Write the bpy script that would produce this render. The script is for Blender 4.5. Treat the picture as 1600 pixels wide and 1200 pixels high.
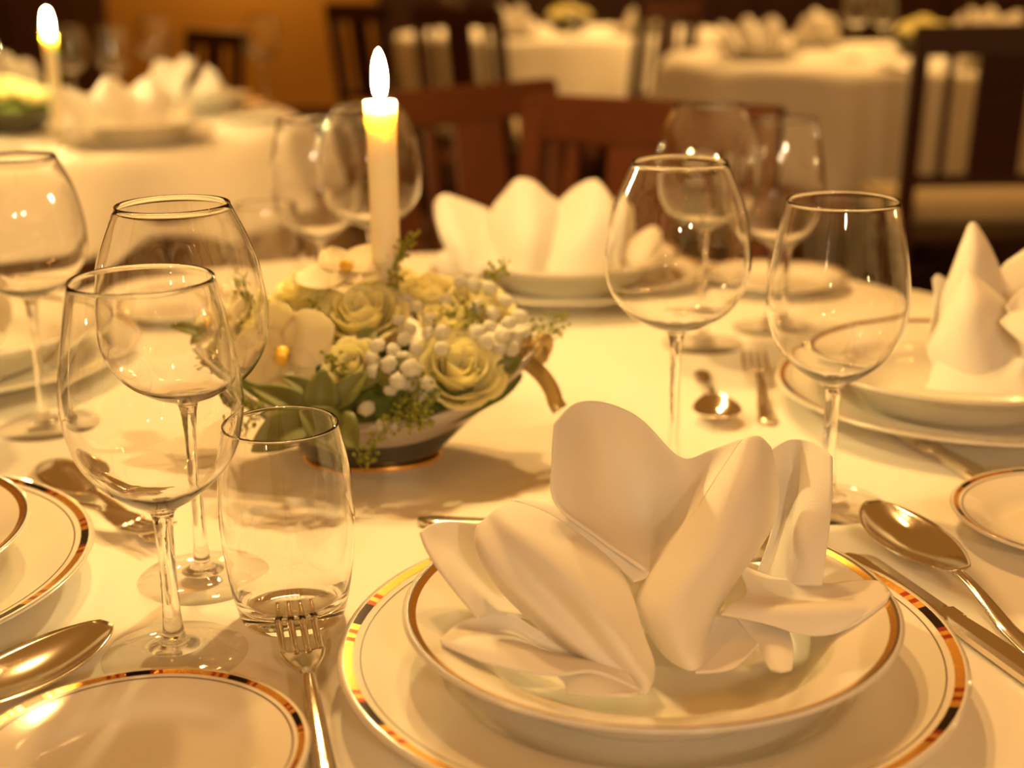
import bpy, bmesh, math, random
from mathutils import Vector, Matrix, noise

S = bpy.context.scene
for o in list(bpy.data.objects): bpy.data.objects.remove(o)
COL = S.collection
PI = math.pi
R = math.radians
random.seed(7)
TZ = 0.75                                   # table top height

# ------------------------------------------------------------------ camera
cd = bpy.data.cameras.new('camera'); cam = bpy.data.objects.new('camera', cd); COL.objects.link(cam)
cd.sensor_width = 36; cd.lens = 2180 / 1600 * 36; cd.clip_start = 0.02
cam.matrix_world = Matrix.Translation((0, 0, TZ + 0.342)) @ Matrix.Rotation(R(90 - 16.88), 4, 'X') @ Matrix.Rotation(R(-0.75), 4, 'Z')
cd.dof.use_dof = True; cd.dof.focus_distance = 0.735; cd.dof.aperture_fstop = 4.9
S.camera = cam

# ------------------------------------------------------------------ world, lamps, exposure
w = bpy.data.worlds.new('room_glow'); S.world = w; w.use_nodes = True
w.node_tree.nodes['Background'].inputs[0].default_value = (1.0, 0.38, 0.06, 1)
w.node_tree.nodes['Background'].inputs[1].default_value = 0.17
WARM = (1.0, 0.56, 0.175)
def lamp(name, loc, watt, radius=0.07, col=WARM):
    l = bpy.data.lights.new(name, 'POINT'); l.energy = watt; l.color = col; l.shadow_soft_size = radius
    o = bpy.data.objects.new(name, l); COL.objects.link(o); o.location = loc
    return o
def pair(x, y, z, watt, col=WARM, d=0.16, shade=True):            # two unseen bulbs; shade: added cone that spares the hanging cloth sides
    for k in (-1, 1):
        o = lamp('unseen_lamp', (x + k * d, y + k * d * .6, z), watt / 2, 0.045, col)
        if shade: o.data.type = 'SPOT'; o.data.spot_size = R(112); o.data.spot_blend = 0.6
pair(-0.10, 1.75, 2.2, 62)
pair(-1.30, 3.55, 2.35, 50)  # this and the next two: unseen, added to brighten the distant table tops
pair(1.45, 5.45, 2.35, 105)
pair(0.30, 7.40, 2.35, 125)
pair(-1.35, 0.4, 2.35, 14, (1.0, 0.46, 0.11))  # unseen side fill, here and below, tinted orange to warm shaded tones
pair(1.50, 0.6, 2.35, 13, (1.0, 0.46, 0.11))
pair(0.25, -1.2, 1.5, 32, (1.0, 0.69, 0.39), 0.3, False)  # unseen front fill added behind the camera for the napkin
for p in ((-2.1, 0.1, 1.03), (2.3, 1.5, 1.03), (1.5, -1.0, 1.03), (-1.0, -1.6, 1.03), (-2.6, 2.0, 1.03), (2.9, 3.2, 1.03)):
    lamp('glint_light', p, 2.4, 0.016, (1.0, 0.66, 0.26))     # unseen points added for glints on the glassware
lamp('wall_lamp', (-1.7, 9.2, 1.75), 20, 0.06, (1.0, 0.55, 0.14))
S.view_settings.view_transform = 'Standard'; S.view_settings.look = 'None'
S.view_settings.exposure = 0.88; S.view_settings.gamma = 1.0
S.view_settings.use_curve_mapping = False
S.cycles.use_denoising = True
S.cycles.max_bounces = 14; S.cycles.diffuse_bounces = 4; S.cycles.glossy_bounces = 6
S.cycles.transmission_bounces = 12; S.cycles.transparent_max_bounces = 40
S.cycles.sample_clamp_indirect = 15.0; S.cycles.blur_glossy = 0.1

# ------------------------------------------------------------------ materials
MATS = {}
def newmat(name):
    m = bpy.data.materials.new(name); m.use_nodes = True; MATS[name] = m
    return m, m.node_tree.nodes, m.node_tree.links, m.node_tree.nodes['Principled BSDF']
def mat(name, col, rough=0.5, metal=0.0, var=0.0, scale=8.0, bump=0.0, bscale=60.0, coat=0.0, sss=0.0, sssr=0.01, sheen=0.0, spec=0.5, stretch=None):
    m, N, L, b = newmat(name)
    b.inputs['Base Color'].default_value = (*col, 1); b.inputs['Roughness'].default_value = rough
    b.inputs['Metallic'].default_value = metal; b.inputs['Coat Weight'].default_value = coat
    b.inputs['Coat Roughness'].default_value = 0.06
    b.inputs['Specular IOR Level'].default_value = spec
    b.inputs['Sheen Weight'].default_value = sheen
    if sss: b.inputs['Subsurface Weight'].default_value = sss; b.inputs['Subsurface Radius'].default_value = (1, .6, .3); b.inputs['Subsurface Scale'].default_value = sssr
    tc = N.new('ShaderNodeTexCoord'); vec = tc.outputs['Object']
    if stretch:
        mp = N.new('ShaderNodeMapping'); mp.inputs['Scale'].default_value = stretch; L.new(vec, mp.inputs[0]); vec = mp.outputs[0]
    if var:
        n = N.new('ShaderNodeTexNoise'); n.inputs['Scale'].default_value = scale; n.inputs['Detail'].default_value = 4; L.new(vec, n.inputs['Vector'])
        r = N.new('ShaderNodeMix'); r.data_type = 'RGBA'
        r.inputs[6].default_value = (*[c * (1 - var) for c in col], 1); r.inputs[7].default_value = (*[min(1, c * (1 + var)) for c in col], 1)
        L.new(n.outputs['Fac'], r.inputs[0]); L.new(r.outputs[2], b.inputs['Base Color'])
    if bump:
        n = N.new('ShaderNodeTexNoise'); n.inputs['Scale'].default_value = bscale; n.inputs['Detail'].default_value = 3; L.new(vec, n.inputs['Vector'])
        bp = N.new('ShaderNodeBump'); bp.inputs['Strength'].default_value = bump; bp.inputs['Distance'].default_value = 0.002
        L.new(n.outputs['Fac'], bp.inputs['Height']); L.new(bp.outputs[0], b.inputs['Normal'])
    return m
mat('tablecloth', (0.84, 0.81, 0.73), 0.75, bump=0.25, bscale=14, var=0.02, scale=30, sheen=0.1)
mat('napkin', (0.86, 0.83, 0.76), 0.8, bump=0.12, bscale=900, sheen=0.15)
mat('porcelain', (0.83, 0.80, 0.70), 0.16, coat=0.6, var=0.01)
mat('silver', (0.80, 0.74, 0.64), 0.14, 1.0, var=0.04, scale=20)
mat('wax', (0.90, 0.84, 0.66), 0.45, sss=1.0, sssr=0.03, var=0.02)
mat('wick', (0.02, 0.015, 0.01), 0.9, var=0.2)
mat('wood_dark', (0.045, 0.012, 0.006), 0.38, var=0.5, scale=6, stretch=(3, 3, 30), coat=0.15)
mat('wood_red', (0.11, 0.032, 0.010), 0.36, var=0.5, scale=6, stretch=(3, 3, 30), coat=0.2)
mat('seat_fabric', (0.62, 0.52, 0.34), 0.9, var=0.15, scale=60, bump=0.3, bscale=200)
mat('seat_trim', (0.09, 0.06, 0.02), 0.85, var=0.8, scale=25)
mat('wall_amber', (0.62, 0.33, 0.055), 0.85, var=0.06, scale=2.5, bump=0.1, bscale=40)
mat('wood_panel', (0.085, 0.030, 0.011), 0.45, var=0.4, scale=3, stretch=(6, 6, .7))
mat('floor_wood', (0.09, 0.03, 0.010), 0.45, var=0.35, scale=4, stretch=(8, 1, 1))
mat('rose_petal', (0.98, 0.95, 0.62), 0.55, var=0.03, scale=80)
mat('rose_core', (0.90, 0.78, 0.28), 0.6, var=0.05, scale=80)
mat('orchid_petal', (0.95, 0.92, 0.76), 0.5, var=0.03, scale=80)
mat('orchid_lip', (0.85, 0.55, 0.06), 0.5, var=0.2, scale=120)
mat('pompom', (0.93, 0.92, 0.82), 0.8, var=0.06, scale=200, bump=0.5, bscale=500)
mat('leaf', (0.20, 0.22, 0.05), 0.5, var=0.15, scale=40, bump=0.1, bscale=60)
mat('sprig', (0.30, 0.32, 0.04), 0.6, var=0.25, scale=150)
mat('moss', (0.10, 0.13, 0.02), 0.9, var=0.5, scale=120, bump=1.0, bscale=300)
mat('ribbon', (0.50, 0.37, 0.14), 0.28, 0.55, var=0.08, scale=40)
mat('bowl_white', (0.42, 0.37, 0.31), 0.22, coat=0.5, var=0.02)
mat('bowl_dark', (0.055, 0.05, 0.025), 0.25, coat=0.4, var=0.1)
mat('gold', (0.92, 0.55, 0.14), 0.20, 1.0, var=0.04, scale=30)
mat('rim_line', (0.10, 0.055, 0.02), 0.35, var=0.2, scale=50)
def translucent(name, amount, tint):          # light shining through petals and cloth
    m = MATS[name]; N = m.node_tree.nodes; L = m.node_tree.links; b = N['Principled BSDF']
    t = N.new('ShaderNodeBsdfTranslucent'); t.inputs[0].default_value = (*tint, 1)
    mx = N.new('ShaderNodeMixShader'); mx.inputs[0].default_value = amount
    L.new(b.outputs[0], mx.inputs[1]); L.new(t.outputs[0], mx.inputs[2]); L.new(mx.outputs[0], N['Material Output'].inputs[0])
translucent('rose_petal', 0.42, (1.0, 0.94, 0.42)); translucent('rose_core', 0.4, (0.95, 0.80, 0.22)); translucent('orchid_petal', 0.4, (0.95, 0.88, 0.50))
translucent('pompom', 0.3, (0.92, 0.88, 0.62)); translucent('leaf', 0.25, (0.28, 0.30, 0.05)); translucent('sprig', 0.3, (0.5, 0.5, 0.04)); translucent('napkin', 0.12, (0.90, 0.78, 0.55))
def flame_mat():
    m, N, L, b = newmat('flame')
    N.remove(b); e = N.new('ShaderNodeEmission'); e.inputs[0].default_value = (1.0, 0.73, 0.29, 1); e.inputs[1].default_value = 900
    L.new(e.outputs[0], N['Material Output'].inputs[0])
flame_mat()
def band_mat():                              # gilt edge with painted dark and red segments
    m, N, L, b = newmat('rim_band')
    tc = N.new('ShaderNodeTexCoord'); sp = N.new('ShaderNodeSeparateXYZ'); L.new(tc.outputs['Object'], sp.inputs[0])
    at = N.new('ShaderNodeMath'); at.operation = 'ARCTAN2'; L.new(sp.outputs[1], at.inputs[0]); L.new(sp.outputs[0], at.inputs[1])
    k = N.new('ShaderNodeMath'); k.operation = 'MULTIPLY_ADD'; k.inputs[1].default_value = 9 / (2 * PI); k.inputs[2].default_value = 9.35; L.new(at.outputs[0], k.inputs[0])
    fr = N.new('ShaderNodeMath'); fr.operation = 'FRACT'; L.new(k.outputs[0], fr.inputs[0])
    cr = N.new('ShaderNodeValToRGB'); cr.color_ramp.interpolation = 'CONSTANT'; L.new(fr.outputs[0], cr.inputs[0])
    G = (0.92, 0.50, 0.10, 1); D = (0.03, 0.012, 0.006, 1); RR = (0.50, 0.07, 0.02, 1)
    els = [(0, D), (0.22, G), (0.28, RR), (0.32, G), (0.36, RR), (0.40, G), (0.88, RR), (0.92, G), (0.96, RR)]
    cr.color_ramp.elements[0].color = els[0][1]; cr.color_ramp.elements[1].position = els[1][0]; cr.color_ramp.elements[1].color = els[1][1]
    for p, c in els[2:]:
        e = cr.color_ramp.elements.new(p); e.color = c
    L.new(cr.outputs[0], b.inputs['Base Color']); b.inputs['Metallic'].default_value = 0.85; b.inputs['Roughness'].default_value = 0.22
band_mat()
def glass_mats():
    m, N, L, b = newmat('glass_wall')        # thin blown wall: clear, with Fresnel reflection
    N.remove(b); t = N.new('ShaderNodeBsdfTransparent'); 
    lw = N.new('ShaderNodeLayerWeight'); lw.inputs[0].default_value = 0.5          # edge tint darkened to imitate refracted outlines
    cr = N.new('ShaderNodeValToRGB'); L.new(lw.outputs['Facing'], cr.inputs[0]); L.new(cr.outputs[0], t.inputs[0])
    cr.color_ramp.elements[0].position = 0.88; cr.color_ramp.elements[0].color = (0.993, 0.993, 0.99, 1)
    cr.color_ramp.elements[1].position = 0.99; cr.color_ramp.elements[1].color = (0.38, 0.34, 0.28, 1)
    g = N.new('ShaderNodeBsdfGlossy'); g.inputs['Roughness'].default_value = 0.0
    f = N.new('ShaderNodeFresnel')            # same reflectance entering and leaving the thin wall
    ge = N.new('ShaderNodeNewGeometry'); mr = N.new('ShaderNodeMapRange'); mr.inputs[3].default_value = 1.5; mr.inputs[4].default_value = 1 / 1.5
    L.new(ge.outputs['Backfacing'], mr.inputs[0]); L.new(mr.outputs[0], f.inputs[0])
    mx = N.new('ShaderNodeMixShader'); L.new(f.outputs[0], mx.inputs[0]); L.new(t.outputs[0], mx.inputs[1]); L.new(g.outputs[0], mx.inputs[2])
    L.new(mx.outputs[0], N['Material Output'].inputs[0])
    m, N, L, b = newmat('glass_solid')
    N.remove(b); g = N.new('ShaderNodeBsdfGlass'); g.inputs['IOR'].default_value = 1.5; g.inputs['Roughness'].default_value = 0.0
    L.new(g.outputs[0], N['Material Output'].inputs[0])
glass_mats()

# ------------------------------------------------------------------ helpers
def link(name, me, m, parent=None, loc=(0, 0, 0), rot=(0, 0, 0), scale=(1, 1, 1)):
    o = bpy.data.objects.new(name, me); COL.objects.link(o)
    if m and len(me.materials) == 0: me.materials.append(MATS[m])
    o.location = loc; o.rotation_euler = rot; o.scale = scale
    if parent: o.parent = parent
    return o
def mesh(name, verts, faces, smooth=True):
    me = bpy.data.meshes.new(name); me.from_pydata([tuple(v) for v in verts], [], faces)
    bm = bmesh.new(); bm.from_mesh(me); bmesh.ops.remove_doubles(bm, verts=bm.verts, dist=1e-6); bmesh.ops.recalc_face_normals(bm, faces=bm.faces); bm.to_mesh(me); bm.free()
    if smooth: me.polygons.foreach_set('use_smooth', [True] * len(me.polygons))
    me.update(); return me
def tag(o, label, cat, group=None):
    o['label'] = label; o['category'] = cat
    if group: o['group'] = group
    return o
def thing(name, label, cat, loc, rotz=0, group=None):
    o = bpy.data.objects.new(name, None); COL.objects.link(o); o.empty_display_size = 0.05
    o.location = loc; o.rotation_euler = (0, 0, rotz)
    return tag(o, label, cat, group)
def struct(o): o['kind'] = 'structure'; return o
def copy_tree(o, parent=None):
    c = o.copy(); COL.objects.link(c)
    if parent: c.parent = parent
    for ch in list(o.children): copy_tree(ch, c)
    return c
def place(proto, label, loc, rotz=0, group=None, scale=None):
    if proto.get('_used'): c = copy_tree(proto)
    else: c = proto; proto['_used'] = 1
    c.location = loc; c.rotation_euler = (0, 0, rotz); c['label'] = label
    if group: c['group'] = group
    if scale: c.scale = (scale,) * 3
    return c
def lathe(name, prof, n=64, closed=False):
    V, F = [], []
    for r, z in prof:
        for i in range(n):
            a = 2 * PI * i / n; V.append((r * math.cos(a), r * math.sin(a), z))
    m = len(prof); rng = range(m) if closed else range(m - 1)
    for j in rng:
        k = (j + 1) % m
        for i in range(n):
            i2 = (i + 1) % n; F.append((j * n + i, j * n + i2, k * n + i2, k * n + i))
    return mesh(name, V, F)
def smoothprof(pts, sub=5):
    out = []
    for i in range(len(pts) - 1):
        p0 = pts[max(0, i - 1)]; p1 = pts[i]; p2 = pts[i + 1]; p3 = pts[min(len(pts) - 1, i + 2)]
        for s in range(sub):
            t = s / sub; out.append(tuple(cr(p0[k], p1[k], p2[k], p3[k], t) for k in range(len(p1))))
    out.append(tuple(pts[-1])); return out
def cr(a, b, c, d, t): return 0.5 * (2 * b + (c - a) * t + (2 * a - 5 * b + 4 * c - d) * t * t + (3 * b - a - 3 * c + d) * t ** 3)
def box(name, x0, x1, y0, y1, z0, z1, bev=0.0):
    bm = bmesh.new(); bmesh.ops.create_cube(bm, size=1)
    for v in bm.verts: v.co = Vector(((x0 + x1) / 2 + v.co.x * (x1 - x0), (y0 + y1) / 2 + v.co.y * (y1 - y0), (z0 + z1) / 2 + v.co.z * (z1 - z0)))
    if bev: bmesh.ops.bevel(bm, geom=list(bm.edges), offset=bev, segments=2, affect='EDGES')
    me = bpy.data.meshes.new(name); bm.to_mesh(me); bm.free(); return me
def patch(rows, nu=18, nv=18):
    """Catmull-Rom surface through a grid of points -> verts, faces"""
    g = [[Vector(p) for p in r] for r in rows]
    R_ = [smoothprof([tuple(p) for p in r], max(2, nu // (len(r) - 1))) for r in g]
    cols = list(zip(*R_)); C_ = [smoothprof(list(c), max(2, nv // (len(rows) - 1))) for c in cols]
    W_, H_ = len(C_), len(C_[0]); V = [C_[i][j] for i in range(W_) for j in range(H_)]
    F = [(i * H_ + j, (i + 1) * H_ + j, (i + 1) * H_ + j + 1, i * H_ + j + 1) for i in range(W_ - 1) for j in range(H_ - 1)]
    return V, F
def tube(pts, rad, n=8, cap=True):
    V, F = [], []; P = [Vector(p) for p in pts]
    for i, p in enumerate(P):
        t = (P[min(i + 1, len(P) - 1)] - P[max(i - 1, 0)]).normalized()
        a = t.cross(Vector((0, 0, 1)) if abs(t.z) < .95 else Vector((1, 0, 0))).normalized(); b = t.cross(a)
        r = rad[i] if isinstance(rad, (list, tuple)) else rad
        for k in range(n): V.append(p + (a * math.cos(2 * PI * k / n) + b * math.sin(2 * PI * k / n)) * r)
    for i in range(len(P) - 1):
        for k in range(n): F.append((i * n + k, i * n + (k + 1) % n, (i + 1) * n + (k + 1) % n, (i + 1) * n + k))
    if cap: F.append(tuple(range(n))); F.append(tuple(range((len(P) - 1) * n, len(P) * n)))
    return V, F
def merge(lst):
    V, F = [], []
    for v, f in lst:
        b = len(V); V += list(v); F += [tuple(i + b for i in q) for q in f]
    return V, F
def solid(o, t, off=0.0):
    m = o.modifiers.new('thickness', 'SOLIDIFY'); m.thickness = t; m.offset = off; return o
def align(n):                                # rotation turning +Z to n
    return Vector((0, 0, 1)).rotation_difference(Vector(n).normalized()).to_euler()

# ------------------------------------------------------------------ shape data (metres, relative to each thing's base)
NAP_NEAR = [[[(-0.0444, 0.039, 0.1231), (-0.0344, 0.056, 0.1275), (-0.0192, 0.066, 0.1252), (0.0014, 0.074, 0.1136), (0.0228, 0.076, 0.0906), (0.0379, 0.069, 0.0972), (0.0537, 0.056, 0.1078)], [(-0.046, 0.028, 0.1069), (-0.0349, 0.044, 0.1078), (-0.0185, 0.074, 0.0951), (0.0047, 0.086, 0.0796), (0.0225, 0.076, 0.0741), (0.0343, 0.064, 0.0803), (0.0401, 0.047, 0.0919)], [(-0.045, 0.024, 0.0866), (-0.0321, 0.036, 0.0765), (-0.0156, 0.064, 0.0649), (0.0043, 0.078, 0.0552), (0.0162, 0.062, 0.058), (0.0249, 0.052, 0.0649), (0.0278, 0.039, 0.0762)], [(-0.0249, 0.022, 0.0692), (-0.0145, 0.032, 0.0606), (-0.0058, 0.039, 0.0549), (0.0026, 0.042, 0.0517), (0.0087, 0.038, 0.0534), (0.0129, 0.032, 0.0584), (0.0153, 0.026, 0.0645)], [(-0.0011, 0.016, 0.0536), (0.0003, 0.018, 0.0517), (0.0014, 0.019, 0.0502), (0.0024, 0.019, 0.0494), (0.003, 0.019, 0.0494), (0.0038, 0.018, 0.0506), (0.0046, 0.016, 0.0529)]], [[(0.0521, 0.056, 0.1058), (0.0559, 0.056, 0.1088), (0.0619, 0.06, 0.1074), (0.0682, 0.066, 0.1)], [(0.0398, 0.047, 0.0912), (0.0458, 0.034, 0.095), (0.0573, 0.036, 0.0924), (0.0719, 0.06, 0.0806)], [(0.0278, 0.039, 0.0762), (0.0359, 0.018, 0.0795), (0.0521, 0.02, 0.075), (0.0703, 0.052, 0.0668)], [(0.0138, 0.027, 0.0623), (0.0251, 0.004, 0.0654), (0.0427, 0.008, 0.0634), (0.0609, 0.039, 0.0565)], [(0.0015, 0.017, 0.0497), (0.0131, -0.008, 0.0544), (0.0323, -0.002, 0.0513), (0.0459, 0.024, 0.0441)], [(-0.0063, 0.006, 0.0395), (0.0074, -0.02, 0.042), (0.0243, -0.014, 0.0387), (0.0339, 0.009, 0.0323)], [(0.0051, -0.016, 0.0248), (0.0127, -0.028, 0.0304), (0.0207, -0.024, 0.0305), (0.0279, -0.006, 0.0261)], [(0.0144, -0.028, 0.023), (0.0172, -0.03, 0.0224), (0.021, -0.028, 0.0226), (0.0266, -0.016, 0.0211)]], [[(0.0705, 0.074, 0.095), (0.0818, 0.081, 0.0981), (0.0922, 0.074, 0.0989), (0.0983, 0.056, 0.0975)], [(0.0734, 0.072, 0.0749), (0.0836, 0.079, 0.0739), (0.0866, 0.056, 0.0809), (0.0953, 0.039, 0.0821)], [(0.0695, 0.059, 0.0549), (0.0752, 0.059, 0.0548), (0.0796, 0.036, 0.061), (0.0922, 0.029, 0.0621)], [(0.0592, 0.044, 0.0364), (0.066, 0.039, 0.0351), (0.077, 0.026, 0.0392), (0.0889, 0.022, 0.0409)]], [[(0.047, 0.032, 0.0492), (0.0492, 0.014, 0.0418), (0.0384, -0.004, 0.0437), (0.0328, -0.011, 0.0421)], [(0.0668, 0.032, 0.0408), (0.0646, 0.011, 0.0388), (0.0593, -0.008, 0.0436), (0.0539, -0.014, 0.0383)], [(0.089, 0.029, 0.0387), (0.0838, 0.012, 0.037), (0.0788, -0.01, 0.0437), (0.0737, -0.018, 0.0336)], [(0.1068, 0.022, 0.0368), (0.1037, 0.012, 0.0378), (0.0998, -0.008, 0.0431), (0.0947, -0.016, 0.035)], [(0.1191, 0.012, 0.0348), (0.1184, 0.006, 0.036), (0.1176, 0.002, 0.0366), (0.1147, -0.004, 0.0372)]], [[(-0.0658, 0.024, 0.0873), (-0.0733, 0.016, 0.0875), (-0.0776, 0.012, 0.0849), (-0.082, 0.01, 0.0811), (-0.0836, 0.018, 0.0731)], [(-0.05, 0.024, 0.0816), (-0.0623, -0.004, 0.0841), (-0.0714, -0.004, 0.0783), (-0.0806, -0.006, 0.0753), (-0.0816, 0.008, 0.0645)], [(-0.0328, 0.022, 0.0703), (-0.0459, -0.02, 0.0755), (-0.0578, -0.016, 0.0664), (-0.0692, -0.018, 0.0642), (-0.0709, -0.001, 0.0506)], [(-0.017, 0.02, 0.0572), (-0.0316, -0.031, 0.0642), (-0.0431, -0.024, 0.0546), (-0.0539, -0.026, 0.0518), (-0.0555, -0.01, 0.0382)], [(-0.0092, 0.01, 0.0479), (-0.0202, -0.038, 0.0514), (-0.031, -0.032, 0.0436), (-0.0405, -0.032, 0.0405), (-0.0411, -0.018, 0.0286)], [(-0.0042, -0.01, 0.0337), (-0.0114, -0.04, 0.0358), (-0.0208, -0.036, 0.0325), (-0.0297, -0.036, 0.0332), (-0.0321, -0.026, 0.0273)], [(0.0002, -0.026, 0.0235), (-0.0042, -0.04, 0.0235), (-0.0091, -0.039, 0.022), (-0.015, -0.038, 0.0229), (-0.0174, -0.032, 0.0203)], [(-0.0036, -0.038, 0.0174), (-0.005, -0.04, 0.0166), (-0.0063, -0.041, 0.0165), (-0.0071, -0.041, 0.0165), (-0.0076, -0.04, 0.0163)]], [[(-0.0651, 0.024, 0.0873), (-0.0658, 0.027, 0.0867), (-0.0664, 0.032, 0.0844)], [(-0.05, 0.025, 0.0812), (-0.046, 0.032, 0.0814), (-0.042, 0.038, 0.0803)], [(-0.0327, 0.023, 0.0695), (-0.0302, 0.028, 0.0722), (-0.0299, 0.034, 0.0711)], [(-0.0169, 0.021, 0.0564), (-0.0136, 0.023, 0.0582), (-0.0117, 0.027, 0.0585)], [(-0.0065, 0.012, 0.0487), (-0.0016, 0.014, 0.049), (0.0032, 0.018, 0.0495)]], [[(-0.111, 0.016, 0.075), (-0.1065, 0.026, 0.0748), (-0.0966, 0.038, 0.0714), (-0.0823, 0.044, 0.0669)], [(-0.1069, 0.006, 0.0691), (-0.1001, 0.018, 0.0661), (-0.087, 0.03, 0.0583), (-0.0742, 0.032, 0.0537)], [(-0.0968, -0.006, 0.0583), (-0.0894, 0.002, 0.0562), (-0.0758, 0.016, 0.045), (-0.0626, 0.016, 0.04)], [(-0.0822, -0.018, 0.0446), (-0.075, -0.01, 0.0432), (-0.0603, -0.001, 0.0368), (-0.0473, -0.002, 0.032)]], [[(-0.0991, -0.032, 0.0423), (-0.0996, -0.034, 0.0421), (-0.099, -0.036, 0.0415), (-0.0978, -0.037, 0.0407)], [(-0.0903, -0.012, 0.0407), (-0.0892, -0.018, 0.0394), (-0.0856, -0.038, 0.0426), (-0.0826, -0.048, 0.0394)], [(-0.0695, -0.004, 0.0412), (-0.069, -0.012, 0.034), (-0.0666, -0.038, 0.0401), (-0.0667, -0.052, 0.0365)], [(-0.0543, -0.01, 0.0345), (-0.0514, -0.016, 0.0277), (-0.049, -0.038, 0.0346), (-0.0466, -0.054, 0.0341)], [(-0.0377, -0.016, 0.0288), (-0.035, -0.024, 0.0269), (-0.0313, -0.038, 0.0317), (-0.0291, -0.05, 0.0336)], [(-0.0216, -0.026, 0.0271), (-0.0175, -0.032, 0.027), (-0.0122, -0.04, 0.0263), (-0.0083, -0.046, 0.0213)]], [[(0.0428, 0.002, 0.0339), (0.053, -0.002, 0.034), (0.0666, -0.008, 0.0317)], [(0.0497, -0.014, 0.0282), (0.0558, -0.022, 0.0299), (0.0666, -0.021, 0.0282)], [(0.0535, -0.034, 0.0244), (0.0575, -0.038, 0.0258), (0.0631, -0.034, 0.0242)]], [[(0.0278, 0.006, 0.0321), (0.0409, 0.01, 0.0334), (0.0511, -0.001, 0.0318)], [(0.0241, -0.011, 0.0253), (0.038, -0.01, 0.028), (0.0537, -0.008, 0.0302)], [(0.019, -0.03, 0.0213), (0.0363, -0.032, 0.0248), (0.0517, -0.016, 0.0292)]], [[(-0.052, -0.042, 0.0319), (-0.0285, -0.041, 0.0313), (-0.007, -0.042, 0.0197)], [(-0.0436, -0.05, 0.029), (-0.0292, -0.052, 0.0308), (-0.0099, -0.048, 0.0212)], [(-0.0421, -0.056, 0.0258), (-0.0296, -0.059, 0.0264), (-0.0134, -0.054, 0.0239)]], [[(-0.0314, 0.084, 0.0936), (0.0047, 0.104, 0.0785), (0.0399, 0.104, 0.0743), (0.0755, 0.089, 0.083)], [(-0.0455, 0.074, 0.0612), (-0.0028, 0.094, 0.0487), (0.0393, 0.094, 0.0462), (0.0783, 0.079, 0.0538)], [(-0.0663, 0.054, 0.0373), (-0.0111, 0.074, 0.0274), (0.0371, 0.074, 0.0267), (0.0822, 0.059, 0.0329)]]]
NAP_RIGHT = [[[(0.0085, 0.032, 0.1411), (0.0099, 0.032, 0.1431), (0.0118, 0.032, 0.1436), (0.014, 0.032, 0.1415)], [(-0.0035, 0.024, 0.1111), (-0.0004, 0.007, 0.1182), (0.01, 0.007, 0.122), (0.0254, 0.024, 0.1223)], [(-0.016, 0.014, 0.0805), (-0.0066, -0.008, 0.0883), (0.0127, -0.008, 0.0905), (0.0402, 0.022, 0.0881)], [(-0.0266, -0.003, 0.0503), (-0.0083, -0.023, 0.0521), (0.011, -0.023, 0.0519), (0.045, 0.002, 0.0418)]], [[(0.0579, 0.047, 0.1162), (0.0798, 0.052, 0.1283), (0.1049, 0.047, 0.1125)], [(0.04, 0.037, 0.1083), (0.0623, 0.012, 0.1053), (0.0971, 0.022, 0.0924)], [(0.0298, 0.022, 0.0984), (0.054, -0.003, 0.0837), (0.0925, 0.002, 0.0617)], [(0.0139, -0.008, 0.0755), (0.0433, -0.028, 0.0503), (0.0787, -0.028, 0.0348)]], [[(-0.0046, -0.008, 0.1111), (-0.0033, -0.008, 0.1135), (-0.0014, -0.008, 0.1135), (0.0012, -0.008, 0.111)], [(-0.0178, -0.016, 0.0889), (-0.014, -0.038, 0.0942), (-0.0001, -0.038, 0.0969), (0.0208, -0.014, 0.0958)], [(-0.034, -0.026, 0.0598), (-0.0186, -0.053, 0.0631), (0.0045, -0.053, 0.0677), (0.0395, -0.018, 0.0777)], [(-0.0306, -0.038, 0.0442), (-0.0156, -0.063, 0.0455), (0.0066, -0.066, 0.0471), (0.0455, -0.048, 0.0511)]], [[(-0.0197, 0.022, 0.1011), (-0.0153, 0.024, 0.1042), (-0.0056, 0.027, 0.0988)], [(-0.02, 0.012, 0.0862), (-0.0117, 0.014, 0.083), (-0.0021, 0.017, 0.0796)], [(-0.0312, -0.013, 0.0532), (-0.019, -0.01, 0.0522), (-0.0012, -0.008, 0.0514)]], [[(-0.0433, -0.053, 0.035), (-0.042, -0.053, 0.037), (-0.0377, -0.048, 0.0374)], [(-0.0344, -0.073, 0.0386), (-0.0287, -0.06, 0.0458), (-0.0284, -0.038, 0.0541)], [(-0.0076, -0.083, 0.0394), (-0.004, -0.07, 0.0474), (-0.0023, -0.048, 0.0566)], [(0.0365, -0.088, 0.0389), (0.0391, -0.078, 0.0502), (0.0457, -0.058, 0.0588)]], [[(0.0085, -0.053, 0.086), (0.0242, -0.038, 0.0888), (0.0546, -0.038, 0.0923)], [(0.013, -0.066, 0.0798), (0.0265, -0.068, 0.0849), (0.0488, -0.068, 0.0831)], [(0.0224, -0.083, 0.0719), (0.034, -0.086, 0.0716), (0.0585, -0.083, 0.0657)]], [[(0.0177, -0.038, 0.0928), (0.0371, -0.018, 0.1024), (0.0654, -0.018, 0.1069)], [(0.0247, -0.048, 0.0709), (0.0364, -0.053, 0.077), (0.0614, -0.048, 0.0802)], [(0.0284, -0.058, 0.0444), (0.0432, -0.068, 0.0472), (0.0665, -0.068, 0.0469)]]]
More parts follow.
